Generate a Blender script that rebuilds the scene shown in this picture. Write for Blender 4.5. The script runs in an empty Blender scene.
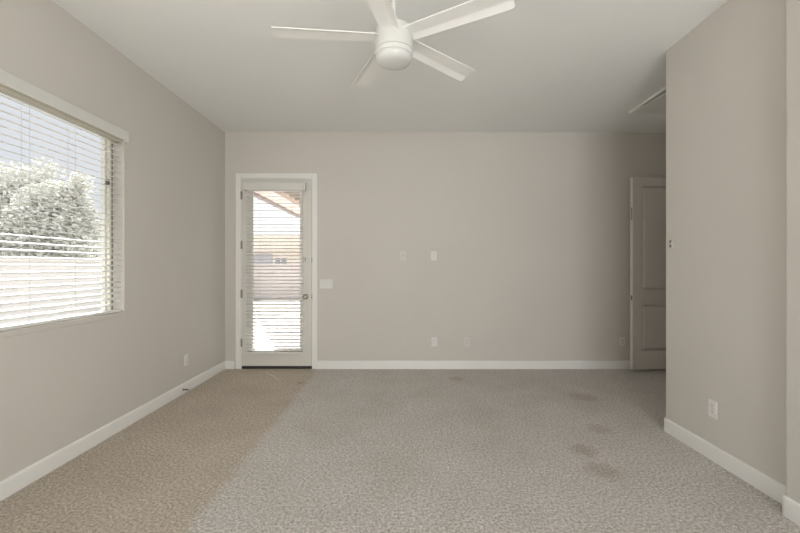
import bpy, bmesh, math, random
from mathutils import Vector, Matrix
PI = math.pi
S = bpy.context.scene
COL = S.collection
R = math.radians

# ------------------------------------------------------------------ camera, sky, sun, exposure
cam = bpy.data.cameras.new('camera')
cam.sensor_width = 36.0
cam.lens = 392.0 * 36.0 / 800.0
cam.clip_start = 0.05
cam.clip_end = 400
co = bpy.data.objects.new('camera', cam)
COL.objects.link(co)
co.location = (0, 0, 1.3205)
co.rotation_euler = (PI / 2, 0, 0)
S.camera = co

W = bpy.data.worlds.new('sky')
S.world = W
W.use_nodes = True
nt = W.node_tree
nt.nodes.clear()
wo = nt.nodes.new('ShaderNodeOutputWorld')
bg = nt.nodes.new('ShaderNodeBackground')
bg.inputs['Strength'].default_value = 1.0
tc = nt.nodes.new('ShaderNodeTexCoord')
sx = nt.nodes.new('ShaderNodeSeparateXYZ')
mr = nt.nodes.new('ShaderNodeMapRange')
mr.inputs['From Min'].default_value = 0.84
mr.inputs['From Max'].default_value = 0.95
mx = nt.nodes.new('ShaderNodeMix')
mx.data_type = 'RGBA'
mx.inputs[6].default_value = (0.665, 0.68, 0.72, 1)     # pale blue
mx.inputs[7].default_value = (1.25, 1.24, 1.24, 1)     # whiter and brighter beyond the back of the house
nt.links.new(tc.outputs['Generated'], sx.inputs[0])
nt.links.new(sx.outputs['Y'], mr.inputs['Value'])
nt.links.new(mr.outputs[0], mx.inputs[0])
mz = nt.nodes.new('ShaderNodeMapRange')
mz.inputs['From Min'].default_value = 0.40
mz.inputs['From Max'].default_value = 0.75
mx2 = nt.nodes.new('ShaderNodeMix')
mx2.data_type = 'RGBA'
mx2.inputs[7].default_value = (1.65, 1.66, 1.70, 1)    # unseen sky overhead brightened to light the outdoor walls
nt.links.new(sx.outputs['Z'], mz.inputs['Value'])
nt.links.new(mz.outputs[0], mx2.inputs[0])
nt.links.new(mx.outputs[2], mx2.inputs[6])
nt.links.new(mx2.outputs[2], bg.inputs['Color'])
nt.links.new(bg.outputs[0], wo.inputs['Surface'])

sl = bpy.data.lights.new('sun', 'SUN')
sl.energy = 23.0
sl.angle = R(0.6)
sl.color = (1, 0.985, 0.975)
so = bpy.data.objects.new('sun', sl)
COL.objects.link(so)
so.location = (-6, 6, 12)
so.rotation_euler = Vector((1.0, -1.2, -1.7)).to_track_quat('-Z', 'Y').to_euler()

def area(name, loc, target, w, h, energy, color=(1, 1, 1)):
    l = bpy.data.lights.new(name, 'AREA')
    l.shape = 'RECTANGLE'
    l.size, l.size_y = w, h
    l.energy = energy
    l.color = color
    o = bpy.data.objects.new(name, l)
    COL.objects.link(o)
    o.location = loc
    o.rotation_euler = (Vector(target) - Vector(loc)).to_track_quat('-Z', 'Y').to_euler()
    return o
# fill lamp at an added rear window; an added left window admits sun
area('rear_window_fill', (0.95, -2.28, 1.25), (0.5, 2.0, 2.65), 1.9, 1.9, 100, (0.985, 0.99, 1.0))

S.view_settings.view_transform = 'Standard'
S.view_settings.look = 'None'
S.view_settings.gamma = 1
S.view_settings.use_curve_mapping = False
S.view_settings.exposure = 0.30
S.cycles.max_bounces = 10
S.cycles.diffuse_bounces = 6
S.cycles.transparent_max_bounces = 16
S.cycles.sample_clamp_indirect = 6
S.cycles.caustics_reflective = False
S.cycles.caustics_refractive = False

# ------------------------------------------------------------------ helpers
def mat(name, color, rough=0.6, metal=0.0, spec=0.5, var=0.0, vscale=6.0, bump=0.0, bscale=120.0, bdist=0.002):
    m = bpy.data.materials.new(name)
    m.use_nodes = True
    n = m.node_tree
    b = n.nodes['Principled BSDF']
    b.inputs['Roughness'].default_value = rough
    b.inputs['Metallic'].default_value = metal
    b.inputs['Specular IOR Level'].default_value = spec
    tc = n.nodes.new('ShaderNodeTexCoord')
    no = n.nodes.new('ShaderNodeTexNoise')
    no.inputs['Scale'].default_value = vscale
    no.inputs['Detail'].default_value = 4
    n.links.new(tc.outputs['Object'], no.inputs['Vector'])
    rp = n.nodes.new('ShaderNodeValToRGB')
    c = Vector(color)
    lo, hi = c * (1 - var), c * (1 + var)
    rp.color_ramp.elements[0].position = 0.3
    rp.color_ramp.elements[1].position = 0.7
    rp.color_ramp.elements[0].color = (*lo, 1)
    rp.color_ramp.elements[1].color = (*hi, 1)
    n.links.new(no.outputs['Fac'], rp.inputs['Fac'])
    n.links.new(rp.outputs['Color'], b.inputs['Base Color'])
    if bump:
        n2 = n.nodes.new('ShaderNodeTexNoise')
        n2.inputs['Scale'].default_value = bscale
        n2.inputs['Detail'].default_value = 3
        n.links.new(tc.outputs['Object'], n2.inputs['Vector'])
        bu = n.nodes.new('ShaderNodeBump')
        bu.inputs['Strength'].default_value = bump
        bu.inputs['Distance'].default_value = bdist
        n.links.new(n2.outputs['Fac'], bu.inputs['Height'])
        n.links.new(bu.outputs['Normal'], b.inputs['Normal'])
    return m

def glass_mat():
    m = bpy.data.materials.new('window_glass')
    m.use_nodes = True
    n = m.node_tree
    n.nodes.clear()
    o = n.nodes.new('ShaderNodeOutputMaterial')
    t = n.nodes.new('ShaderNodeBsdfTransparent')
    t.inputs[0].default_value = (0.96, 0.97, 0.97, 1)
    g = n.nodes.new('ShaderNodeBsdfGlossy')
    g.inputs['Roughness'].default_value = 0.02
    lw = n.nodes.new('ShaderNodeLayerWeight')
    pw = n.nodes.new('ShaderNodeMath')
    pw.operation = 'POWER'
    n.links.new(lw.outputs['Facing'], pw.inputs[0])
    lw.inputs['Blend'].default_value = 0.5
    pw.inputs[1].default_value = 4.0
    f = n.nodes.new('ShaderNodeMapRange')
    f.inputs['To Min'].default_value = 0.02
    f.inputs['To Max'].default_value = 0.6
    n.links.new(pw.outputs[0], f.inputs['Value'])
    x = n.nodes.new('ShaderNodeMixShader')
    n.links.new(f.outputs[0], x.inputs[0])
    n.links.new(t.outputs[0], x.inputs[1])
    n.links.new(g.outputs[0], x.inputs[2])
    n.links.new(x.outputs[0], o.inputs[0])
    return m

def carpet_mat():
    m = bpy.data.materials.new('carpet')
    m.use_nodes = True
    n = m.node_tree
    L = n.links.new
    b = n.nodes['Principled BSDF']
    b.inputs['Roughness'].default_value = 0.95
    b.inputs['Specular IOR Level'].default_value = 0.1
    tc = n.nodes.new('ShaderNodeTexCoord')
    def noise(scale, detail=3, rough=0.6, dist=0):
        q = n.nodes.new('ShaderNodeTexNoise')
        q.inputs['Scale'].default_value = scale
        q.inputs['Detail'].default_value = detail
        q.inputs['Roughness'].default_value = rough
        q.inputs['Distortion'].default_value = dist
        L(tc.outputs['Object'], q.inputs['Vector'])
        return q
    def ramp(src, p0, p1, c0, c1):
        r = n.nodes.new('ShaderNodeValToRGB')
        r.color_ramp.elements[0].position, r.color_ramp.elements[1].position = p0, p1
        r.color_ramp.elements[0].color, r.color_ramp.elements[1].color = (*c0, 1), (*c1, 1)
        L(src, r.inputs['Fac'])
        return r
    def mix(mode, fac, a, b_):
        x = n.nodes.new('ShaderNodeMix')
        x.data_type = 'RGBA'
        x.blend_type = mode
        if isinstance(fac, float): x.inputs[0].default_value = fac
        else: L(fac, x.inputs[0])
        for i, v in ((6, a), (7, b_)):
            if isinstance(v, tuple): x.inputs[i].default_value = (*v, 1)
            else: L(v, x.inputs[i])
        return x.outputs[2]
    def math_(op, a, b_=0.0):
        x = n.nodes.new('ShaderNodeMath')
        x.operation = op
        for i, v in enumerate((a, b_)):
            if isinstance(v, (int, float)): x.inputs[i].default_value = v
            else: L(v, x.inputs[i])
        return x.outputs[0]
    tuft = noise(62, 6, 0.95)
    fine = noise(300, 2, 0.8)
    big = noise(2.2, 4, 0.6, 0.6)
    c = ramp(tuft.outputs['Fac'], 0.40, 0.61, CARPET_LO, CARPET_HI).outputs['Color']
    f = ramp(fine.outputs['Fac'], 0.33, 0.67, (0.78, 0.775, 0.765), (1.52, 1.51, 1.495)).outputs['Color']
    c = mix('MULTIPLY', 1.0, c, f)
    g = ramp(big.outputs['Fac'], 0.3, 0.7, (0.93, 0.92, 0.90), (1.05, 1.05, 1.05)).outputs['Color']
    c = mix('MULTIPLY', 1.0, c, g)
    # the vacuumed nap left of a straight seam lies the other way: browner
    sp = n.nodes.new('ShaderNodeSeparateXYZ')
    L(tc.outputs['Object'], sp.inputs[0])
    wob = math_('MULTIPLY', math_('SUBTRACT', noise(5, 3).outputs['Fac'], 0.5), 0.12)
    sxv = math_('ADD', sp.outputs['X'], wob)
    mr = n.nodes.new('ShaderNodeMapRange')
    mr.inputs['From Min'].default_value = -1.09
    mr.inputs['From Max'].default_value = -1.02
    mr.inputs['To Min'].default_value = 1.0
    mr.inputs['To Max'].default_value = 0.0
    L(sxv, mr.inputs['Value'])
    c = mix('MIX', mr.outputs[0], c, mix('MULTIPLY', 1.0, c, (0.90, 0.845, 0.76)))
    # old stains
    for (x, y, r, k) in STAINS:
        vm = n.nodes.new('ShaderNodeVectorMath')
        vm.operation = 'DISTANCE'
        L(tc.outputs['Object'], vm.inputs[0])
        vm.inputs[1].default_value = (x, y, 0)
        d = math_('ADD', vm.outputs['Value'], math_('MULTIPLY', math_('SUBTRACT', noise(14, 4, 0.7).outputs['Fac'], 0.5), 0.22))
        q = n.nodes.new('ShaderNodeMapRange')
        q.inputs['From Min'].default_value = r
        q.inputs['From Max'].default_value = r * 0.45
        q.inputs['To Max'].default_value = k
        L(d, q.inputs['Value'])
        c = mix('MULTIPLY', q.outputs[0], c, (0.62, 0.52, 0.45))
    L(c, b.inputs['Base Color'])
    h = math_('ADD', tuft.outputs['Fac'], math_('MULTIPLY', fine.outputs['Fac'], 0.4))
    bu = n.nodes.new('ShaderNodeBump')
    bu.inputs['Strength'].default_value = 0.9
    bu.inputs['Distance'].default_value = 0.012
    L(h, bu.inputs['Height'])
    L(bu.outputs['Normal'], b.inputs['Normal'])
    return m

def block_mat(name, color, mortar):
    m = bpy.data.materials.new(name)
    m.use_nodes = True
    n = m.node_tree
    b = n.nodes['Principled BSDF']
    b.inputs['Roughness'].default_value = 0.9
    tc = n.nodes.new('ShaderNodeTexCoord')
    sp = n.nodes.new('ShaderNodeSeparateXYZ')
    ad = n.nodes.new('ShaderNodeMath')
    ad.operation = 'ADD'
    cb = n.nodes.new('ShaderNodeCombineXYZ')
    n.links.new(tc.outputs['Object'], sp.inputs[0])
    n.links.new(sp.outputs['X'], ad.inputs[0])
    n.links.new(sp.outputs['Y'], ad.inputs[1])
    n.links.new(ad.outputs[0], cb.inputs['X'])
    n.links.new(sp.outputs['Z'], cb.inputs['Y'])
    br = n.nodes.new('ShaderNodeTexBrick')
    br.inputs['Scale'].default_value = 1.0
    br.inputs['Brick Width'].default_value = 0.4
    br.inputs['Row Height'].default_value = 0.2
    br.inputs['Mortar Size'].default_value = 0.008
    c = Vector(color)
    br.inputs['Color1'].default_value = (*c, 1)
    br.inputs['Color2'].default_value = (*(c * 0.94), 1)
    br.inputs['Mortar'].default_value = (*mortar, 1)
    n.links.new(cb.outputs[0], br.inputs['Vector'])
    n.links.new(br.outputs['Color'], b.inputs['Base Color'])
    return m

CARPET_LO = (0.27, 0.257, 0.242)
CARPET_HI = (0.94, 0.90, 0.865)
STAINS = [(1.84, 3.97, 0.17, 0.4), (1.62, 3.19, 0.12, 0.35), (1.32, 2.81, 0.11, 0.5), (1.31, 2.53, 0.13, 0.4), (0.66, 4.62, 0.12, 0.4),
          (-1.12, 4.45, 0.07, 0.4)]

M = {}
M['wall'] = mat('wall_paint', (0.630, 0.603, 0.560), 0.75, spec=0.25, var=0.012, vscale=1.5, bump=0.10, bscale=90)
M['ceiling'] = mat('ceiling_paint', (0.815, 0.825, 0.81), 0.85, spec=0.15, var=0.012, vscale=1.2, bump=0.12, bscale=70)
M['trim'] = mat('trim_paint', (0.83, 0.825, 0.80), 0.4, var=0.01)
M['door'] = mat('door_paint', (0.70, 0.685, 0.64), 0.45, var=0.01)
M['inner_door'] = mat('inner_door_paint', (0.70, 0.665, 0.62), 0.5, var=0.01)
M['fan'] = mat('fan_white', (0.66, 0.665, 0.635), 0.35, var=0.01)
M['blade'] = mat('fan_blade_white', (0.82, 0.82, 0.80), 0.4, var=0.015)
M['bowl'] = mat('frosted_bowl', (0.62, 0.63, 0.61), 0.25, var=0.01)
M['groove'] = mat('dark_groove', (0.30, 0.29, 0.27), 0.7)
M['slat'] = mat('blind_slat', (0.82, 0.815, 0.79), 0.45, var=0.01)
M['almond'] = mat('blind_valance', (0.70, 0.70, 0.65), 0.45, var=0.01)
M['rail'] = mat('head_rail', (0.70, 0.67, 0.56), 0.45, var=0.02)
M['cord'] = mat('blind_cord', (0.55, 0.54, 0.51), 0.8)
M['vinyl'] = mat('vinyl_frame', (0.76, 0.75, 0.68), 0.45, var=0.01)
M['plate'] = mat('plate_plastic', (0.67, 0.66, 0.63), 0.55, var=0.01)
M['plate_white'] = mat('white_plastic', (0.76, 0.755, 0.735), 0.5, var=0.01)
M['plate_painted'] = mat('painted_over_plastic', (0.64, 0.605, 0.565), 0.6, var=0.01)
M['slot'] = mat('dark_slot', (0.10, 0.095, 0.09), 0.6)
M['nickel'] = mat('satin_nickel', (0.34, 0.315, 0.275), 0.32, metal=1.0, var=0.05, vscale=30)
M['dark_metal'] = mat('dark_metal', (0.16, 0.15, 0.14), 0.45, metal=0.8, var=0.05)
M['chrome'] = mat('bright_metal', (0.60, 0.61, 0.61), 0.35, metal=1.0)
M['threshold'] = mat('dark_threshold', (0.035, 0.032, 0.03), 0.6, var=0.1)
M['rubber'] = mat('white_rubber', (0.72, 0.71, 0.68), 0.7)
M['thread'] = mat('white_thread', (0.9, 0.88, 0.84), 0.9)
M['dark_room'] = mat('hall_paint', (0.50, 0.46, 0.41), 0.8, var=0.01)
M['patio'] = mat('patio_concrete', (0.40, 0.39, 0.375), 0.9, var=0.05, vscale=3, bump=0.2, bscale=60)
M['gravel'] = mat('yard_gravel', (0.22, 0.21, 0.195), 0.95, var=0.25, vscale=25, bump=0.6, bscale=40, bdist=0.02)
M['pink_block'] = block_mat('pink_block_wall', (0.92, 0.82, 0.79), (0.86, 0.76, 0.73))
M['grey_block'] = block_mat('grey_block_wall', (0.74, 0.73, 0.71), (0.70, 0.69, 0.67))
M['peach'] = mat('painted_patio_beam', (0.86, 0.72, 0.64), 0.8, var=0.02)
M['soffit'] = mat('patio_soffit', (0.48, 0.43, 0.38), 0.85, var=0.03)
M['greybrown'] = mat('grey_brown_fascia', (0.36, 0.32, 0.31), 0.8, var=0.05)
M['stucco'] = mat('cream_stucco', (0.90, 0.83, 0.74), 0.9, var=0.02, bump=0.2)
M['tile'] = mat('roof_tile', (0.82, 0.74, 0.64), 0.9, var=0.12, vscale=8)
M['bluegrey'] = mat('blue_grey_panel', (0.52, 0.53, 0.58), 0.7, var=0.05)
M['darkglass'] = mat('dark_house_glass', (0.30, 0.32, 0.36), 0.2)
M['bark'] = mat('bark', (0.28, 0.24, 0.20), 0.9, var=0.2, vscale=20)
M['leaf'] = mat('hazy_olive_leaf', (0.58, 0.58, 0.54), 0.8, var=0.06, vscale=2.5)  # pale: washed-out haze is put into the leaf colour
M['leaf2'] = mat('hazy_leaf', (0.60, 0.60, 0.55), 0.8, var=0.06, vscale=2.5)  # same haze mixed into a second leaf tone
M['glass'] = glass_mat()
M['carpet'] = carpet_mat()

class MB:
    """collects shapes of one part; build() links them as one mesh object"""
    def __init__(s): s.bm = bmesh.new()
    def _merge(s, b, mtx=None):
        if mtx is not None: bmesh.ops.transform(b, matrix=mtx, verts=b.verts)
        me = bpy.data.meshes.new('tmp')
        b.to_mesh(me)
        b.free()
        s.bm.from_mesh(me)
        bpy.data.meshes.remove(me)
    def box(s, x0, x1, y0, y1, z0, z1, bev=0.0, seg=2, mtx=None):
        b = bmesh.new()
        bmesh.ops.create_cube(b, size=1)
        for v in b.verts:
            v.co = Vector(((x0 + x1) / 2 + v.co.x * (x1 - x0), (y0 + y1) / 2 + v.co.y * (y1 - y0), (z0 + z1) / 2 + v.co.z * (z1 - z0)))
        if bev: bmesh.ops.bevel(b, geom=b.edges[:], offset=bev, segments=seg, profile=0.5, affect='EDGES')
        s._merge(b, mtx)
        return s
    def lathe(s, prof, seg=40, mtx=None, cap=True):
        """prof: (radius, height) list about Z"""
        b = bmesh.new()
        rings = []
        for (r, z) in prof:
            if r < 1e-6: rings.append([b.verts.new((0, 0, z))])
            else: rings.append([b.verts.new((r * math.cos(2 * PI * i / seg), r * math.sin(2 * PI * i / seg), z)) for i in range(seg)])
        for a, c in zip(rings, rings[1:]):
            for i in range(seg):
                j = (i + 1) % seg
                if len(a) == 1 and len(c) == 1: continue
                if len(a) == 1: b.faces.new((a[0], c[j], c[i]))
                elif len(c) == 1: b.faces.new((a[i], a[j], c[0]))
                else: b.faces.new((a[i], a[j], c[j], c[i]))
        if cap:
            if len(rings[0]) > 1: b.faces.new(rings[0][::-1])
            if len(rings[-1]) > 1: b.faces.new(rings[-1])
        bmesh.ops.recalc_face_normals(b, faces=b.faces)
        s._merge(b, mtx)
        return s
    def tube(s, pts, r, seg=8):
        pts = [Vector(p) for p in pts]
        rr = r if isinstance(r, (list, tuple)) else [r] * len(pts)
        b = bmesh.new()
        rings = []
        for i, p in enumerate(pts):
            d = (pts[min(i + 1, len(pts) - 1)] - pts[max(i - 1, 0)]).normalized()
            q = d.to_track_quat('Z', 'Y')
            rings.append([b.verts.new(p + q @ Vector((rr[i] * math.cos(2 * PI * k / seg), rr[i] * math.sin(2 * PI * k / seg), 0))) for k in range(seg)])
        for a, c in zip(rings, rings[1:]):
            for i in range(seg):
                j = (i + 1) % seg
                b.faces.new((a[i], a[j], c[j], c[i]))
        b.faces.new(rings[0][::-1])
        b.faces.new(rings[-1])
        bmesh.ops.recalc_face_normals(b, faces=b.faces)
        s._merge(b)
        return s
    def prism(s, poly, axis, a0, a1):
        """poly of 2-D points extruded along axis 'X' 'Y' or 'Z' (poly coords are the two other axes in order)"""
        b = bmesh.new()
        def P(u, v, a):
            return {'X': (a, u, v), 'Y': (u, a, v), 'Z': (u, v, a)}[axis]
        A = [b.verts.new(P(u, v, a0)) for u, v in poly]
        B = [b.verts.new(P(u, v, a1)) for u, v in poly]
        n = len(poly)
        for i in range(n):
            j = (i + 1) % n
            b.faces.new((A[i], A[j], B[j], B[i]))
        b.faces.new(A[::-1])
        b.faces.new(B)
        bmesh.ops.recalc_face_normals(b, faces=b.faces)
        s._merge(b)
        return s
    def build(s, name, m, parent=None, smooth=None):
        me = bpy.data.meshes.new(name)
        s.bm.to_mesh(me)
        s.bm.free()
        me.materials.append(m)
        o = bpy.data.objects.new(name, me)
        COL.objects.link(o)
        if parent is not None:
            o.parent = parent
            w = Matrix.Identity(4)
            p = parent
            while p is not None:                    # the shapes are written in world space; keep them there
                w = p.matrix_basis @ w
                p = p.parent
            me.transform(w.inverted())
        if smooth is not None:
            me.polygons.foreach_set('use_smooth', [True] * len(me.polygons))
            me.set_sharp_from_angle(angle=R(smooth))
        return o

def struct(o):
    o['kind'] = 'structure'
    return o
def tag(o, label, cat, group=None):
    o['label'] = label
    o['category'] = cat
    if group: o['group'] = group
    return o
def empty(name, loc, rz=0.0):
    o = bpy.data.objects.new(name, None)
    o.empty_display_size = 0.1
    COL.objects.link(o)
    o.location = loc
    o.rotation_euler = (0, 0, rz)
    return o

# ------------------------------------------------------------------ measures (metres; camera stands at x = 0, y = 0)
H = 3.05
XL, XR, XN = -2.26, 2.135, 2.045       # left wall, right wall, nearer right wall
YB, YR = 5.06, -2.2                    # back wall, rear wall
YC, YS = 3.16, 2.09                    # far corner of the right wall, step of the right wall
XH = 3.80                              # end wall of the hall
T = 0.15

# ------------------------------------------------------------------ the setting
struct(MB().box(XL - T, 5.0, YR - T, YB + T, -0.12, 0.0).build('floor', M['carpet']))
struct(MB().box(XL - T, 5.0, YR - T, YB + T, H, H + 0.2).build('ceiling', M['ceiling']))

WY0, WY1, WZ0, WZ1 = 1.39, 3.215, 0.914, 2.43      # window opening in the left wall
SY0, SY1, SZ0, SZ1 = -0.95, 1.10, 0.06, 2.43     # unseen window added in the left wall to let sun in
b = MB()
b.box(XL - T, XL, YR - T, SY0, 0, H)
b.box(XL - T, XL, SY1, WY0, 0, H)
b.box(XL - T, XL, WY1, YB + T, 0, H)
for (a, c, z0, z1) in ((WY0, WY1, WZ0, WZ1), (SY0, SY1, SZ0, SZ1)):
    b.box(XL - T, XL, a, c, 0, z0)
    b.box(XL - T, XL, a, c, z1, H)
struct(b.build('wall_left', M['wall']))

DX0, DX1, DZ1 = -2.062, -1.116, 2.468              # opening of the patio door
b = MB()
b.box(XL, DX0, YB, YB + T, 0, H)
b.box(DX1, XH, YB, YB + T, 0, H)
b.box(DX0, DX1, YB, YB + T, DZ1, H)
struct(b.build('wall_back', M['wall']))

# right wall: one plan outline with rounded drywall corners
def arc(cx, cy, r, a0, a1, n=6):
    return [(cx + r * math.cos(R(a0 + (a1 - a0) * i / n)), cy + r * math.sin(R(a0 + (a1 - a0) * i / n))) for i in range(n + 1)]
rc = 0.02
plan = [(XN, YR)] + arc(XN + rc, YS - rc, rc, 180, 90) + [(XR, YS)] + arc(XR + rc, YC - rc, rc, 180, 90) + [(XH, YC), (XH, YR)]
struct(MB().prism(plan, 'Z', 0, H).build('wall_right', M['wall'], smooth=35))
# hall end wall with a doorway into a small dark room
HD0, HD1 = 4.05, 4.88
b = MB()
b.box(XH, XH + 0.11, YC - 0.3, HD0, 0, H)
b.box(XH, XH + 0.11, HD1, YB, 0, H)
b.box(XH, XH + 0.11, HD0, HD1, 2.46, H)
struct(b.build('wall_hall', M['wall']))
b = MB()
b.box(4.85, 5.0, YC - 0.3, YB, 0, H)
b.box(XH + 0.11, 4.85, YC - 0.3, YC - 0.15, 0, H)
b.box(XH + 0.11, 4.85, YB, YB + T, 0, H)
struct(b.build('wall_closet', M['dark_room']))
# rear wall, behind the camera, with a wide window added for the lamp
b = MB()
RX0, RX1, RZ0, RZ1 = -0.45, 1.95, 0.25, 2.45
b.box(XL, RX0, YR - T, YR, 0, H)
b.box(RX1, XH, YR - T, YR, 0, H)
b.box(RX0, RX1, YR - T, YR, 0, RZ0)
b.box(RX0, RX1, YR - T, YR, RZ1, H)
struct(b.build('wall_rear', M['wall']))

# baseboards: one profile (thickness, height) with a rounded top
BP = [(0.0, 0.0), (0.014, 0.0), (0.014, 0.088), (0.0125, 0.097), (0.008, 0.104), (0.0, 0.106)]
struct(MB().prism([(XL + t, z) for t, z in BP], 'Y', YR, YB).build('baseboard_left', M['trim'], smooth=30))
b = MB()
b.prism([(YB - t, z) for t, z in BP], 'X', XL + 0.014, -2.132)
b.prism([(YB - t, z) for t, z in BP], 'X', -1.062, XH)
struct(b.build('baseboard_back', M['trim'], smooth=30))
def offset_base(pts):
    """baseboard following a plan polyline, its free side to the left of the direction of travel"""
    pts = [Vector(p) for p in pts]
    bm = bmesh.new()
    rings = []
    for i, p in enumerate(pts):
        dirs = []
        if i > 0: dirs.append((p - pts[i - 1]).normalized())
        if i < len(pts) - 1: dirs.append((pts[i + 1] - p).normalized())
        ns = [Vector((-d.y, d.x)) for d in dirs]
        nrm = sum(ns, Vector((0, 0))).normalized()
        k = 1 / max(0.3, nrm.dot(ns[0]))
        rings.append([bm.verts.new((p.x + nrm.x * t * k, p.y + nrm.y * t * k, z)) for t, z in BP])
    n = len(BP)
    for a, c in zip(rings, rings[1:]):
        for i in range(n):
            j = (i + 1) % n
            bm.faces.new((a[i], a[j], c[j], c[i]))
    bm.faces.new(rings[0])
    bm.faces.new(rings[-1][::-1])
    bmesh.ops.recalc_face_normals(bm, faces=bm.faces)
    q = MB()
    q._merge(bm)
    return q
path = [(XN, YR)] + arc(XN + rc, YS - rc, rc, 180, 90, 4) + [(XR, YS)] + arc(XR + rc, YC - rc, rc, 180, 90, 4) + [(XH, YC)]
struct(offset_base(path).build('baseboard_right', M['trim'], smooth=40))

# ------------------------------------------------------------------ window in the left wall
win = struct(empty('window_1', (XL - 0.11, (WY0 + WY1) / 2, WZ0)))
fx0, fx1 = XL - 0.145, XL - 0.085
def window_parts(par, y0, y1, z0, z1, mull):
    b = MB()
    w = 0.05
    b.box(fx0, fx1, y0, y0 + w, z0, z1, 0.004)
    b.box(fx0, fx1, y1 - w, y1, z0, z1, 0.004)
    b.box(fx0, fx1, y0 + w, y1 - w, z0, z0 + w, 0.004)
    b.box(fx0, fx1, y0 + w, y1 - w, z1 - w, z1, 0.004)
    b.box(fx0 + 0.01, fx1 - 0.01, mull - 0.025, mull + 0.025, z0 + w, z1 - w, 0.003)
    # inner sash lines
    b.box(fx0 + 0.005, fx1 - 0.02, y1 - w - 0.022, y1 - w - 0.001, z0 + w, z1 - w, 0.002)
    f = b.build('window_frame', M['vinyl'], par)
    MB().box(fx1 - 0.004, fx1 + 0.0015, y1 - 0.034, y1 - 0.014, z0 + w, z1 - w).build('track_groove', M['groove'], f)
    MB().box(fx0 + 0.025, fx0 + 0.031, y0 + w, y1 - w, z0 + w, z1 - w).build('pane', M['glass'], par)
    MB().box(fx0 + 0.01, XL + 0.006, y0 + 0.001, y1 - 0.001, z0, z0 + 0.036, 0.004).build('window_sill', M['wall'], par)
    return f
f = window_parts(win, WY0, WY1, WZ0, WZ1, 2.28)
MB().box(fx1 - 0.018, fx1 + 0.004, WY1 - 0.072, WY1 - 0.052, 1.98, 2.02, 0.003).build('latch', M['dark_metal'], f)
win2 = struct(empty('added_window_2', (XL - 0.11, (SY0 + SY1) / 2, SZ0)))  # added out of view so sun falls on the carpet
win3 = struct(empty('added_window_3', (0, YR - 0.11, RZ0)))  # added out of view around the rear fill lamp
b = MB()
for x in (RX0, 0.725, RX1 - 0.05):
    b.box(x, x + 0.05, YR - 0.145, YR - 0.085, RZ0, RZ1, 0.004)
b.box(RX0 + 0.05, RX1 - 0.05, YR - 0.145, YR - 0.085, RZ0, RZ0 + 0.05, 0.004)
b.box(RX0 + 0.05, RX1 - 0.05, YR - 0.145, YR - 0.085, RZ1 - 0.05, RZ1, 0.004)
b.build('window_frame', M['vinyl'], win3)
b = MB()
for y in (SY0, (SY0 + SY1) / 2 - 0.025, SY1 - 0.05):
    b.box(fx0, fx1, y, y + 0.05, SZ0, SZ1, 0.004)
b.box(fx0, fx1, SY0 + 0.05, SY1 - 0.05, SZ0, SZ0 + 0.05, 0.004)
b.box(fx0, fx1, SY0 + 0.05, SY1 - 0.05, SZ1 - 0.05, SZ1, 0.004)
b.build('window_frame', M['vinyl'], win2)

# ------------------------------------------------------------------ blinds
def slat_mesh(bm_owner, along, a0, a1, cpos, outward, z, depth, tilt, thick=0.003):
    """one gently crowned slat; along = 'Y' or 'X' its long axis, outward = sign of the outdoor side on the other axis"""
    n = 4
    top, bot = [], []
    for i in range(n + 1):
        u = -0.5 + i / n
        crown = 0.0022 * (1 - 4 * u * u)
        c = cpos + outward * u * depth * math.cos(tilt)
        zz = z + u * depth * math.sin(tilt) + crown
        top.append((c, zz + thick / 2))
        bot.append((c, zz - thick / 2))
    bm_owner.prism(top + bot[::-1], along, a0, a1)

def make_blind(name, label, along, a0, a1, cpos, outward, ztop, zbot, pitch, tilt, ladders, wand):
    """ztop = under side of the head rail, zbot = bottom rail under side"""
    def P(a, c):            # long-axis / cross-axis pair to x, y
        return (a, c) if along == 'X' else (c, a)
    def bx(m, a0_, a1_, c0, c1, z0, z1, bev=0.0):
        (x0, y0), (x1, y1) = P(a0_, c0), P(a1_, c1)
        m.box(min(x0, x1), max(x0, x1), min(y0, y1), max(y0, y1), z0, z1, bev)
    lx, ly = P((a0 + a1) / 2, cpos)
    root = tag(empty(name, (lx, ly, ztop)), label, 'blind')
    m = MB()
    n = int((ztop - 0.02 - zbot - 0.035) / pitch)
    for i in range(n + 1):
        slat_mesh(m, along, a0, a1, cpos, outward, ztop - 0.022 - i * pitch, 0.050, tilt)
    m.build('slats', M['slat'], root, smooth=30)
    m = MB()
    bx(m, a0, a1, cpos - 0.026, cpos + 0.026, ztop, ztop + 0.04, 0.002)
    m.build('head_rail', M['rail'], root)
    m = MB()
    bx(m, a0, a1, cpos - 0.025, cpos + 0.025, zbot, zbot + 0.02, 0.004)
    m.build('bottom_rail', M['slat'], root)
    for a in ladders:
        m = MB()
        for sgn in (-1, 1):
            x, y = P(a, cpos + sgn * 0.0255)
            m.tube([(x, y, zbot + 0.018), (x, y, ztop)], 0.0011, 6)
        m.build('ladder_cord', M['cord'], root)
    return root, P, bx

# window blind: the slats' outdoor edge is the higher one
XB = XL - 0.038
wb, P, bx = make_blind('window_blind', 'wide white horizontal blind hung in the window of the left wall', 'Y',
                       WY0 + 0.012, WY1 - 0.012, XB, -1, 2.330, 0.952, 0.0445, 0.22, (1.55, 1.90, 2.065, 2.405, 2.744, 3.085), None)
m = MB()
m.box(XL + 0.022, XL + 0.036, WY0 - 0.004, WY1 + 0.004, 2.342, 2.424, 0.004)
m.box(XL + 0.0, XL + 0.024, WY1 - 0.008, WY1 + 0.004, 2.342, 2.424, 0.003)
m.box(XL + 0.0, XL + 0.024, WY0 - 0.004, WY0 + 0.008, 2.342, 2.424, 0.003)
m.build('valance', M['almond'], wb)

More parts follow.
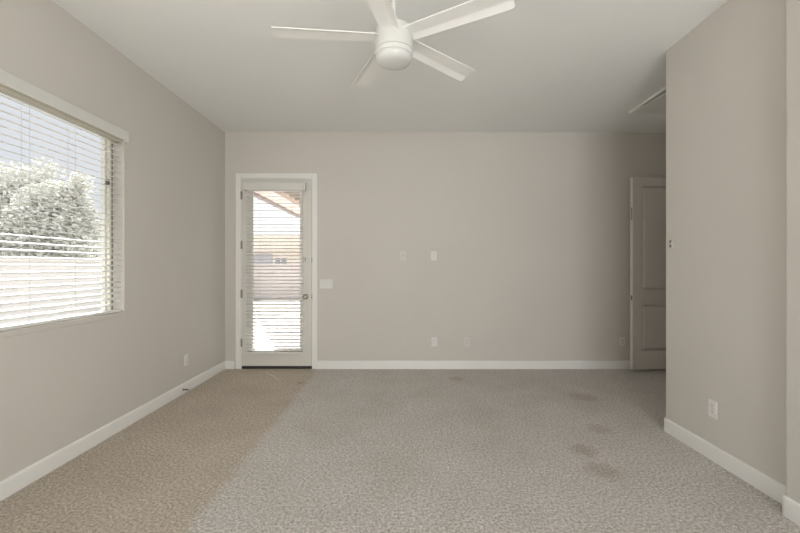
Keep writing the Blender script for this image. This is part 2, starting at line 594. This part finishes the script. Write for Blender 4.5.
# ------------------------------------------------------------------ patio door
YD = YB - 0.012                                     # inner face of the slab
d1 = struct(empty('door_1', (-1.589, YD, 0)))
SX0, SX1, SZ_0, SZ_1 = -2.040, -1.138, 0.040, 2.447
LX0, LX1, LZ0, LZ1 = -1.905, -1.275, 0.255, 2.300
b = MB()
b.box(SX0, LX0, YD, YD + 0.044, SZ_0, SZ_1)
b.box(LX1, SX1, YD, YD + 0.044, SZ_0, SZ_1)
b.box(LX0, LX1, YD, YD + 0.044, SZ_0, LZ0)
b.box(LX0, LX1, YD, YD + 0.044, LZ1, SZ_1)
slab = b.build('door_slab', M['door'], d1)
b = MB()
for (x0, x1, z0, z1) in ((LX0 - 0.022, LX0 + 0.012, LZ0 - 0.022, LZ1 + 0.022), (LX1 - 0.012, LX1 + 0.022, LZ0 - 0.022, LZ1 + 0.022),
                         (LX0 + 0.012, LX1 - 0.012, LZ0 - 0.022, LZ0 + 0.012), (LX0 + 0.012, LX1 - 0.012, LZ1 - 0.012, LZ1 + 0.022)):
    b.box(x0, x1, YD - 0.009, YD + 0.02, z0, z1, 0.003)
b.build('lite_frame', M['door'], d1)
MB().box(LX0, LX1, YD + 0.022, YD + 0.034, LZ0, LZ1).build('pane', M['glass'], d1)
# frame: jambs, casing, threshold
b = MB()
b.box(DX0, SX0 - 0.003, YB - 0.008, YB + T, 0, DZ1)
b.box(SX1 + 0.003, DX1, YB - 0.008, YB + T, 0, DZ1)
b.box(SX0 - 0.003, SX1 + 0.003, YB - 0.008, YB + T, SZ_1 + 0.004, DZ1)
b.build('door_jamb', M['trim'], d1)
b = MB()
cw = 0.060
b.box(DX0 - cw + 0.006, DX0 + 0.006, YB - 0.017, YB, 0, DZ1 + cw - 0.006, 0.005)
b.box(DX1 - 0.006, DX1 + cw - 0.006, YB - 0.017, YB, 0, DZ1 + cw - 0.006, 0.005)
b.box(DX0 + 0.006, DX1 - 0.006, YB - 0.017, YB, DZ1 - 0.006, DZ1 + cw - 0.006, 0.005)
b.build('casing', M['trim'], d1)
MB().box(SX0 - 0.003, SX1 + 0.003, YD + 0.01, YB + T, 0.0, 0.036, 0.003).build('threshold', M['threshold'], d1)
for z in (2.235, 1.597, 0.968, 0.339):
    b = MB()
    b.lathe([(0.0065, -0.05), (0.0075, -0.047), (0.0075, 0.047), (0.0065, 0.05)], 12, Matrix.Translation((SX0 - 0.001, YD - 0.006, z)))
    b.lathe([(0.0, 0.05), (0.005, 0.051), (0.004, 0.057), (0, 0.058)], 12, Matrix.Translation((SX0 - 0.001, YD - 0.006, z)))
    b.box(SX0 - 0.012, SX0 + 0.012, YD - 0.003, YD + 0.004, z - 0.05, z + 0.05)
    b.build('hinge', M['nickel'], d1, smooth=35)
toY = Matrix.Rotation(R(90), 4, 'X')                # lathe axis +Z -> -Y (towards the room)
kx = -1.212
kb = MB().lathe([(0.0, 0), (0.034, 0), (0.034, 0.005), (0.028, 0.010), (0.013, 0.012), (0.011, 0.030), (0.016, 0.036), (0.026, 0.042),
                 (0.0295, 0.052), (0.0285, 0.061), (0.021, 0.068), (0.0, 0.070)], 32, Matrix.Translation((kx, YD, 0.932)) @ toY)
kb.build('door_knob', M['nickel'], d1, smooth=40)
db = MB().lathe([(0.0, 0), (0.033, 0), (0.033, 0.006), (0.028, 0.012), (0.012, 0.014), (0.0, 0.014)], 32, Matrix.Translation((kx, YD, 1.405)) @ toY)
dbo = db.build('deadbolt', M['chrome'], d1, smooth=40)
MB().box(kx - 0.004, kx + 0.004, YD - 0.034, YD - 0.013, 1.388, 1.422, 0.002).build('thumb_turn', M['dark_metal'], dbo)
for z in (0.932, 1.405):
    MB().box(SX1 - 0.001, SX1 + 0.005, YD - 0.003, YD + 0.01, z - 0.03, z + 0.03).build('strike_plate', M['dark_metal'], d1)

# blind on the patio door
dbl, P, bx = make_blind('door_blind', 'narrow white horizontal blind hung on the glazed patio door', 'X',
                        -1.965, -1.240, YD - 0.038, 1, 2.325, 0.212, 0.0445, 0.25, (-1.79, -1.385), None)
m = MB()
m.box(-1.985, -1.222, YD - 0.094, YD - 0.080, 2.288, 2.388, 0.005)
m.box(-1.985, -1.972, YD - 0.082, YD, 2.288, 2.388, 0.003)
m.box(-1.224, -1.203, YD - 0.082, YD, 2.290, 2.388, 0.003)
m.build('valance', M['almond'], dbl)

# ------------------------------------------------------------------ open hall door, close in front of the back wall
fx, fy = 2.902, 4.887
ang = R(6.5)
d2 = empty('door_2', (fx, fy, 0), ang)
struct(d2)
def leaf_part(name, m, build, smooth=None):
    q = MB()
    build(q)
    o = q.build(name, m, None, smooth)
    o.parent = d2
    return o
LW, LT, Z0, Z1 = 0.83, 0.045, 0.034, 2.437
def leaf(q):
    st = 0.125
    for (a, c) in ((0, st), (LW - st, LW)): q.box(a, c, 0, LT, Z0, Z1)
    for (a, c) in ((Z0, 0.262), (0.842, 1.030), (2.330, Z1)): q.box(st, LW - st, 0, LT, a, c)
    for (a, c) in ((0.262, 0.842), (1.030, 2.330)):
        x0, x1 = st, LW - st
        q.box(x0, x1, 0.013, LT - 0.013, a, c)
        # ogee border and raised field on both faces
        for (ya, yb) in ((0.013, 0.003), (LT - 0.013, LT - 0.003)):
            bm = bmesh.new()
            loops = []
            for (ins, y) in ((0.0, ya), (0.014, ya), (0.036, yb), (0.038, yb)):
                loops.append([bm.verts.new(p) for p in ((x0 + ins, y, a + ins), (x1 - ins, y, a + ins), (x1 - ins, y, c - ins), (x0 + ins, y, c - ins))])
            for l0, l1 in zip(loops, loops[1:]):
                for i in range(4):
                    j = (i + 1) % 4
                    bm.faces.new((l0[i], l0[j], l1[j], l1[i]))
            bm.faces.new(loops[-1])
            bmesh.ops.recalc_face_normals(bm, faces=bm.faces)
            q._merge(bm)
leaf_part('door_leaf', M['inner_door'], leaf)
leaf_part('latch_plate', M['dark_metal'], lambda q: q.box(-0.002, 0.001, 0.010, 0.032, 0.90, 0.958, 0.0005))
leaf_part('edge_bolt_plate', M['nickel'], lambda q: q.box(-0.002, 0.001, 0.010, 0.032, 1.90, 2.06, 0.0005))
for z in (0.25, 0.95, 1.65, 2.25):
    leaf_part('hinge', M['nickel'], lambda q: q.lathe([(0.007, z - 0.05), (0.007, z + 0.05)], 12, Matrix.Translation((LW + 0.006, -0.004, 0))), 40)
# its casing on the hall end wall
b = MB()
b.box(XH - 0.017, XH, HD0 - 0.06, HD0, 0, 2.52, 0.004)
b.box(XH - 0.017, XH, HD1, HD1 + 0.06, 0, 2.52, 0.004)
b.box(XH - 0.017, XH, HD0, HD1, 2.46, 2.52, 0.004)
struct(b.build('trim_1', M['trim']))

# ------------------------------------------------------------------ ceiling fan
FZ = 1.3205 + 1.335                    # blade level
FXc, FYc = -0.036, 2.30
fan = tag(empty('ceiling_fan', (FXc, FYc, H)), 'white five-blade ceiling fan with round light bowl hanging from the ceiling', 'ceiling fan')
TF = Matrix.Translation((FXc, FYc, 0))
MB().lathe([(0.0, H), (0.065, H), (0.068, H - 0.012), (0.060, H - 0.040), (0.030, H - 0.062), (0.0, H - 0.064)], 40, TF).build('canopy', M['fan'], fan, smooth=40)
MB().lathe([(0.0145, H - 0.06), (0.0145, FZ + 0.07)], 24, TF).build('downrod', M['fan'], fan, smooth=40)
MB().lathe([(0.0, FZ + 0.135), (0.018, FZ + 0.133), (0.026, FZ + 0.118), (0.026, FZ + 0.10), (0.034, FZ + 0.088), (0.036, FZ + 0.05), (0.0, FZ + 0.05)], 32, TF).build('rod_collar', M['fan'], fan, smooth=40)
hr = 0.1115
MB().lathe([(0.0, FZ + 0.062), (0.085, FZ + 0.060), (hr - 0.008, FZ + 0.054), (hr, FZ + 0.042), (hr, FZ - 0.072), (hr - 0.003, FZ - 0.075), (hr - 0.006, FZ - 0.0765), (0, FZ - 0.0765)], 56, TF).build('motor_housing', M['fan'], fan, smooth=35)
MB().lathe([(0, FZ - 0.076), (hr - 0.007, FZ - 0.076), (hr - 0.007, FZ - 0.080), (0, FZ - 0.080)], 48, TF).build('housing_groove', M['groove'], fan, smooth=35)
MB().lathe([(0, FZ - 0.0795), (hr - 0.003, FZ - 0.0795), (hr, FZ - 0.082), (hr, FZ - 0.104), (hr - 0.004, FZ - 0.107), (0, FZ - 0.107)], 56, TF).build('light_ring', M['fan'], fan, smooth=35)
MB().lathe([(hr - 0.007, FZ - 0.106), (hr - 0.0068, FZ - 0.118), (hr - 0.011, FZ - 0.130), (hr - 0.021, FZ - 0.141), (hr - 0.042, FZ - 0.150), (0.025, FZ - 0.154), (0.0, FZ - 0.155)], 56, TF, cap=False).build('light_bowl', M['bowl'], fan, smooth=50)
def blade_mesh():
    """blade along +X: its +Y edge hangs lower; a narrow bent lip runs along that edge"""
    me = bpy.data.meshes.new('blade')
    bm = bmesh.new()
    th = R(1)
    def sect(x, w, skew=0.0):
        us = (-0.5, -0.2, 0.1, 0.19, 0.23, 0.5)
        top, bot = [], []
        for u in us:
            y = u * w
            lip = -max(0.0, (u - 0.21)) * w * 0.50
            zz = lip
            Y = y * math.cos(th) + zz * math.sin(th)
            Z = -y * math.sin(th) + zz * math.cos(th)
            X = x + skew * u
            top.append(bm.verts.new((X, Y, Z + 0.003)))
            bot.append(bm.verts.new((X, Y, Z - 0.003)))
        return top, bot
    secs = [sect(x, w) for x, w in ((0.095, 0.112), (0.20, 0.118), (0.40, 0.126), (0.62, 0.134), (0.672, 0.133), (0.684, 0.126), (0.690, 0.110))]
    n = 6
    for (t0, b0), (t1, b1) in zip(secs, secs[1:]):
        for i in range(n - 1):
            bm.faces.new((t0[i], t1[i], t1[i + 1], t0[i + 1]))
            bm.faces.new((b0[i], b0[i + 1], b1[i + 1], b1[i]))
        bm.faces.new((t0[0], b0[0], b1[0], t1[0]))
        bm.faces.new((t0[-1], t1[-1], b1[-1], b0[-1]))
    for (t, b_), fl in ((secs[0], False), (secs[-1], True)):
        f = t + b_[::-1]
        bm.faces.new(f if not fl else f[::-1])
    bmesh.ops.recalc_face_normals(bm, faces=bm.faces)
    bm.to_mesh(me)
    bm.free()
    me.materials.append(M['blade'])
    me.polygons.foreach_set('use_smooth', [True] * len(me.polygons))
    me.set_sharp_from_angle(angle=R(25))
    return me
bmh = blade_mesh()
q = MB().box(0.06, 0.135, -0.022, 0.022, 0.004, 0.010, 0.002)
arm_me = None
for k in range(5):
    o = bpy.data.objects.new('blade', bmh)
    COL.objects.link(o)
    o.parent = fan
    o.location = (0, 0, FZ - H + 0.012)
    o.rotation_euler = (0, 0, R(41.3 + 72 * k))
    if arm_me is None:
        a = q.build('blade_arm', M['fan'])
        arm_me = a.data
    else:
        a = bpy.data.objects.new('blade_arm', arm_me)
        COL.objects.link(a)
    a.parent = o

# ------------------------------------------------------------------ attic return grille in the hall ceiling, its far side hinged
gx0, gx1, gy0, gy1 = 2.555, 3.16, 3.78, 4.385
gr = tag(empty('ceiling_grille', ((gx0 + gx1) / 2, (gy0 + gy1) / 2, H)), 'white square air return grille in the ceiling, hanging slightly open beside the hall corner', 'vent')
b = MB()
for (x0, x1, y0, y1) in ((gx0, gx0 + 0.03, gy0, gy1), (gx1 - 0.03, gx1, gy0, gy1), (gx0 + 0.03, gx1 - 0.03, gy0, gy0 + 0.03), (gx0 + 0.03, gx1 - 0.03, gy1 - 0.03, gy1)):
    b.box(x0, x1, y0, y1, H - 0.020, H, 0.003)
b.build('grille_frame', M['trim'], gr)
tl = Matrix.Translation((0, gy1 - 0.01, H - 0.0205)) @ Matrix.Rotation(math.atan2(0.030, gy1 - gy0), 4, 'X')
b = MB()
LN = gy1 - gy0 - 0.02
i0, i1 = gx0 + 0.012, gx1 - 0.012
for (x0, x1, y0, y1) in ((i0, i0 + 0.03, -LN, 0), (i1 - 0.03, i1, -LN, 0), (i0 + 0.03, i1 - 0.03, -LN, -LN + 0.03), (i0 + 0.03, i1 - 0.03, -0.03, 0)):
    b.box(x0, x1, y0, y1, -0.008, 0, 0.002, mtx=tl)
gd = b.build('grille_door', M['plate_white'], gr)
b = MB()
for i in range(36):
    y = -LN + 0.035 + i * (LN - 0.07) / 35
    b.box(i0 + 0.03, i1 - 0.03, y - 0.0076, y + 0.0076, -0.006, -0.003, mtx=tl)
b.build('louvers', M['plate_white'], gd)
MB().box(i0 + 0.06, i0 + 0.075, -LN - 0.006, -LN + 0.02, -0.022, -0.006, 0.002, mtx=tl).build('grille_latch', M['dark_metal'], gd)

# ------------------------------------------------------------------ wall plates
def frame_mtx(loc, facing):
    """local x = along the wall (rightwards seen from the room), y = up, z = out of the wall"""
    n = Vector(facing)
    up = Vector((0, 0, 1))
    rx = up.cross(n)
    m = Matrix((rx, up, n)).transposed().to_4x4()
    return Matrix.Translation(loc) @ m
def plate(name, label, cat, loc, facing, kind, pm, w=0.072, h=0.118, group=None):
    X = frame_mtx(loc, facing)
    root = tag(empty(name, loc), label, cat, group)
    b = MB().box(-w / 2, w / 2, -h / 2, h / 2, 0.0, 0.0065, 0.0025, 2, X)
    b.build('cover_plate', pm, root)
    if kind == 'duplex':
        for s in (-1, 1):
            b = MB()
            b.box(-0.0165, 0.0165, s * 0.0195 - 0.0145, s * 0.0195 + 0.0145, 0.006, 0.0085, 0.004, 3, X)
            r = b.build('socket', pm, root)
            for q_ in (-0.00625, 0.00625):
                MB().box(q_ - 0.00125, q_ + 0.00125, s * 0.0195 - 0.003, s * 0.0195 + 0.007, 0.0080, 0.0089, mtx=X).build('slot', M['slot'], r)
            MB().lathe([(0.0028, 0.0080), (0.0028, 0.0089)], 12, X @ Matrix.Translation((0, s * 0.0195 - 0.0085, 0))).build('ground_hole', M['slot'], r)
        MB().lathe([(0.003, 0.006), (0.003, 0.0075), (0, 0.008)], 12, X).build('screw', M['nickel'], root)
    elif kind == 'decora':
        r = MB().box(-0.0165, 0.0165, -0.033, 0.033, 0.006, 0.0082, 0.001, 1, X).build('socket', pm, root)
        for s in (-1, 1):
            for q_ in (-0.00625, 0.00625):
                MB().box(q_ - 0.00125, q_ + 0.00125, s * 0.018 - 0.003, s * 0.018 + 0.007, 0.0078, 0.0086, mtx=X).build('slot', M['slot'], r)
    elif kind == 'jack':
        MB().lathe([(0.0075, 0.006), (0.0075, 0.009), (0.0048, 0.009), (0.0048, 0.016), (0.0, 0.016)], 20, X).build('cable_jack', M['nickel'], root, smooth=40)
        for s in (-1, 1):
            MB().lathe([(0.0028, 0.006), (0.0028, 0.0072), (0, 0.0076)], 12, X @ Matrix.Translation((0, s * 0.042, 0))).build('screw', M['nickel'], root)
    elif kind == 'blank':
        for s in (-1, 1):
            MB().lathe([(0.0028, 0.006), (0.0028, 0.0072), (0, 0.0076)], 12, X @ Matrix.Translation((0, s * 0.042, 0))).build('screw', pm, root)
        MB().lathe([(0.010, 0.006), (0.010, 0.0078), (0.004, 0.0078), (0.0, 0.0078)], 20, X).build('cable_jack', pm, root)
    elif kind == 'switch3':
        for s in (-1, 0, 1):
            b = MB()
            b.box(s * 0.046 - 0.0165, s * 0.046 + 0.0165, -0.033, 0.033, 0.006, 0.0072, 0.0005, 1, X)
            r = b.build('rocker_frame', pm, root)
            b = MB()
            b.box(s * 0.046 - 0.0145, s * 0.046 + 0.0145, -0.031, 0.031, 0.004, 0.0095, 0.001, 1, X @ Matrix.Translation((0, 0, 0)) @ Matrix.Rotation(R(2.5), 4, 'X'))
            b.build('rocker', pm, r)
    return root
FB = (0, -1, 0)
def pb(x, y): return (( x - 400) / 392 * YB, YB, 1.3205 + (266.5 - y) / 392 * YB)
plate('light_switch', 'triple rocker light switch on the back wall right of the patio door', 'light switch', pb(326.3, 283.8), FB, 'switch3', M['plate_white'], 0.166, 0.118)
plate('cable_outlet', 'upper left wall plate at mid height on the back wall, with a small round jack', 'wall plate', pb(403.0, 255.8), FB, 'jack', M['plate'])
plate('wall_outlet', 'upper right power outlet at mid height on the back wall', 'outlet', pb(433.8, 255.8), FB, 'decora', M['plate_white'])
plate('cable_outlet', 'low wall plate painted over in wall colour, left of the row near the back baseboard', 'wall plate', pb(403.0, 341.8), FB, 'blank', M['plate_painted'])
plate('wall_outlet', 'low white power outlet in the middle of the row of three on the back wall', 'outlet', pb(434.2, 341.8), FB, 'decora', M['plate_white'])
plate('wall_outlet', 'low duplex power outlet on the right of the row of three on the back wall', 'outlet', pb(466.6, 341.8), FB, 'duplex', M['plate'])
plate('wall_outlet', 'low power outlet on the back wall beside the open hall door', 'outlet', pb(622.0, 341.3), FB, 'duplex', M['plate_white'])
plate('wall_outlet', 'low duplex power outlet on the left wall below and beyond the window', 'outlet', (XL, 4.135, 0.335), (1, 0, 0), 'duplex', M['plate_white'])
plate('wall_outlet', 'duplex power outlet on the right wall above its baseboard', 'outlet', (XR, 2.672, 0.350), (-1, 0, 0), 'duplex', M['plate_white'])

# small bracket by the corner of the right wall
br = tag(empty('wall_bracket', (XR, 3.085, 1.5)), 'small shiny metal bracket on the right wall near its far corner', 'bracket')
X = frame_mtx((XR, 3.082, 1.497), (-1, 0, 0))
MB().box(-0.010, 0.010, -0.032, 0.032, 0, 0.004, 0.0015, 2, X).build('back_plate', M['chrome'], br)
for z in (0.017, -0.017):
    b = MB()
    b.box(-0.004, 0.008, z - 0.011, z + 0.011, 0.004, 0.016, 0.003, 2, X)
    b.build('clip', M['dark_metal'], br)

# spring door stop on the left baseboard
ds = tag(empty('door_stop', (XL + 0.014, 4.06, 0.045)), 'small spring door stop sticking out of the left baseboard below the outlet', 'door stop')
bx0, by, bz = XL + 0.014, 4.06, 0.046
MB().lathe([(0.0, 0), (0.012, 0), (0.012, 0.004), (0.006, 0.008), (0, 0.008)], 20, Matrix.Translation((bx0, by, bz)) @ Matrix.Rotation(R(90), 4, 'Y')).build('base', M['nickel'], ds, smooth=40)
pts = [(bx0 + 0.006 + 0.055 * t / 120, by + 0.0055 * math.cos(t * 2 * PI / 10), bz + 0.0055 * math.sin(t * 2 * PI / 10)) for t in range(121)]
MB().tube(pts, 0.0016, 6).build('spring', M['dark_metal'], ds, smooth=60)
MB().lathe([(0.0, 0.058), (0.007, 0.058), (0.008, 0.062), (0.008, 0.072), (0.005, 0.076), (0, 0.076)], 20, Matrix.Translation((bx0, by, bz)) @ Matrix.Rotation(R(90), 4, 'Y')).build('rubber_tip', M['rubber'], ds, smooth=40)

# thread on the carpet
def fl(x, y):
    Y = 392 * 1.3205 / (y - 266.5)
    return ((x - 400) / 392 * Y, Y, 0.004)
pts = [fl(*p) for p in ((266.5, 373.2), (270, 375.2), (273.5, 376.3), (276, 378.6), (279.5, 380.0))]
tag(MB().tube(pts, 0.003, 6).build('thread', M['thread']), 'short white thread lying on the carpet in front of the patio door', 'thread')

# ------------------------------------------------------------------ outdoors
GZ = -0.06
struct(MB().box(-40, 40, YB + T, 60, GZ - 0.2, GZ - 0.02).box(-40, XL - T, -20, YB + T, GZ - 0.2, GZ - 0.02).build('ground', M['gravel']))
struct(MB().box(-3.4, 4.5, YB + T, 12.2, GZ - 0.15, GZ).build('patio_slab', M['patio']))
# patio cover
pr = tag(empty('patio_cover', (-3.0, YB + T, 2.85)), 'peach painted patio cover seen through the top of the patio door', 'patio cover')
PX0, PY1, PZ = -3.09, 11.8, 2.85
MB().box(PX0, PX0 + 0.10, YB + T, PY1, PZ - 0.06, PZ + 0.06).build('drip_edge', M['greybrown'], pr)
MB().box(PX0 + 0.10, PX0 + 0.50, YB + T, PY1, PZ + 0.005, PZ + 0.30).build('side_beam', M['peach'], pr)
MB().box(PX0 + 0.50, 4.2, YB + T, PY1, PZ + 0.18, PZ + 0.30).build('deck', M['soffit'], pr)
b = MB()
for i in range(14):
    b.box(PX0 + 0.50, 4.2, YB + T + 0.4 + i * 0.45, YB + T + 0.45 + i * 0.45, PZ + 0.10, PZ + 0.18)
b.build('rafters', M['soffit'], pr)
MB().box(PX0, 4.2, PY1 - 0.2, PY1, PZ + 0.01, PZ + 0.3).build('front_beam', M['peach'], pr)
for x in (1.6, 4.0):
    MB().box(x - 0.15, x + 0.15, PY1 - 0.32, PY1 - 0.02, GZ, PZ + 0.01).build('post', M['peach'], pr)
# garden walls
o = struct(MB().box(-20, 20, 17.5, 17.7, GZ - 0.02, 1.38).box(-20, 20, 17.46, 17.74, 1.38, 1.43).build('wall_garden', M['pink_block']))
o = struct(MB().box(-7.0, -6.8, -15, 17.5, GZ - 0.02, 1.42).box(-7.04, -6.76, -15, 17.5, 1.42, 1.47).build('wall_yard', M['grey_block']))
# unseen eave added to shade the upper slats of the left window
struct(MB().box(XL - T - 0.68, XL - T, 1.25, YB - 0.05, 2.86, 3.0).build('added_eave', M['peach']))
# neighbour's house
nh = tag(empty('neighbor_house', (-9, 30, 0)), 'cream stucco neighbouring house beyond the pink garden wall, seen through the door blind', 'house')
MB().box(-18, 3, 30, 38, GZ - 0.02, 2.55).build('house_wall', M['stucco'], nh)
b = MB()
b.prism([(-18.6, 2.5), (3.6, 2.5), (2.2, 3.65), (-17.0, 3.65)], 'Y', 29.4, 38.5)
b.build('roof', M['tile'], nh)
MB().box(-11.3, -9.75, 29.92, 30.0, 1.30, 2.30).build('shade_panel', M['bluegrey'], nh)
for x0 in (-9.6,):
    wf = MB().box(x0, x0 + 1.0, 29.94, 30.0, 1.25, 2.05).build('window', M['stucco'], nh)
    MB().box(x0 + 0.08, x0 + 0.46, 29.92, 29.95, 1.33, 1.97).box(x0 + 0.54, x0 + 0.92, 29.92, 29.95, 1.33, 1.97).build('pane', M['darkglass'], wf)
# trees behind the yard wall
def tree(name, label, x, y, h, spread, n, seed, lm, group=None):
    rnd = random.Random(seed)
    root = tag(empty(name, (x, y, GZ - 0.02)), label, 'tree', group)
    tr = MB()
    tr.tube([(x, y, GZ - 0.1), (x + 0.05, y, h * 0.25), (x, y + 0.1, h * 0.45)], [0.13, 0.10, 0.07], 8)
    tips = []
    for k in range(9):
        a = 2 * PI * k / 9 + rnd.uniform(-0.3, 0.3)
        rr = spread * rnd.uniform(0.4, 0.85)
        zt = h * rnd.uniform(0.45, 0.95)
        p0 = Vector((x, y + 0.05, h * rnd.uniform(0.25, 0.42)))
        p2 = Vector((x + rr * math.cos(a), y + rr * math.sin(a), zt))
        p1 = (p0 + p2) / 2 + Vector((0, 0, 0.15 * h))
        tr.tube([p0, p1, p2], [0.05, 0.03, 0.012], 6)
        tips += [p2, (p1 + p2) / 2, p1]
    tr.build('trunk', M['bark'], root, smooth=50)
    bm = bmesh.new()
    g = lambda q: rnd.gauss(0, q)
    for i in range(n):
        if rnd.random() < 0.3:
            c = rnd.choice(tips) + Vector((g(spread * 0.13), g(spread * 0.13), g(h * 0.04)))
        else:
            d = Vector((g(1), g(1), g(1))).normalized() * rnd.uniform(0.45, 1.0)
            c = Vector((x + d.x * spread * 0.92, y + d.y * spread * 0.92, h * 0.56 + d.z * h * 0.40))
        if c.z < 0.6 or c.z > h * 1.02: continue
        s = rnd.uniform(0.04, 0.08)
        u = Vector((g(1), g(1), g(0.6))).normalized()
        v = u.orthogonal().normalized()
        w_ = u.cross(v) * s * 0.14
        bm.faces.new([bm.verts.new(c + u * s), bm.verts.new(c + v * s * 0.5 + w_), bm.verts.new(c - u * s), bm.verts.new(c - v * s * 0.5 + w_)])
    q = MB()
    q._merge(bm)
    q.build('foliage', lm, root)
tree('shade_tree', 'pale bushy tree outside the left window, nearest the left edge of the photo', -10.9, 11.1, 4.45, 1.5, 24000, 3, M['leaf'])
tree('shade_tree', 'pale bushy tree outside the left window, nearer the window jamb', -8.6, 9.75, 3.62, 1.05, 20000, 8, M['leaf2'])
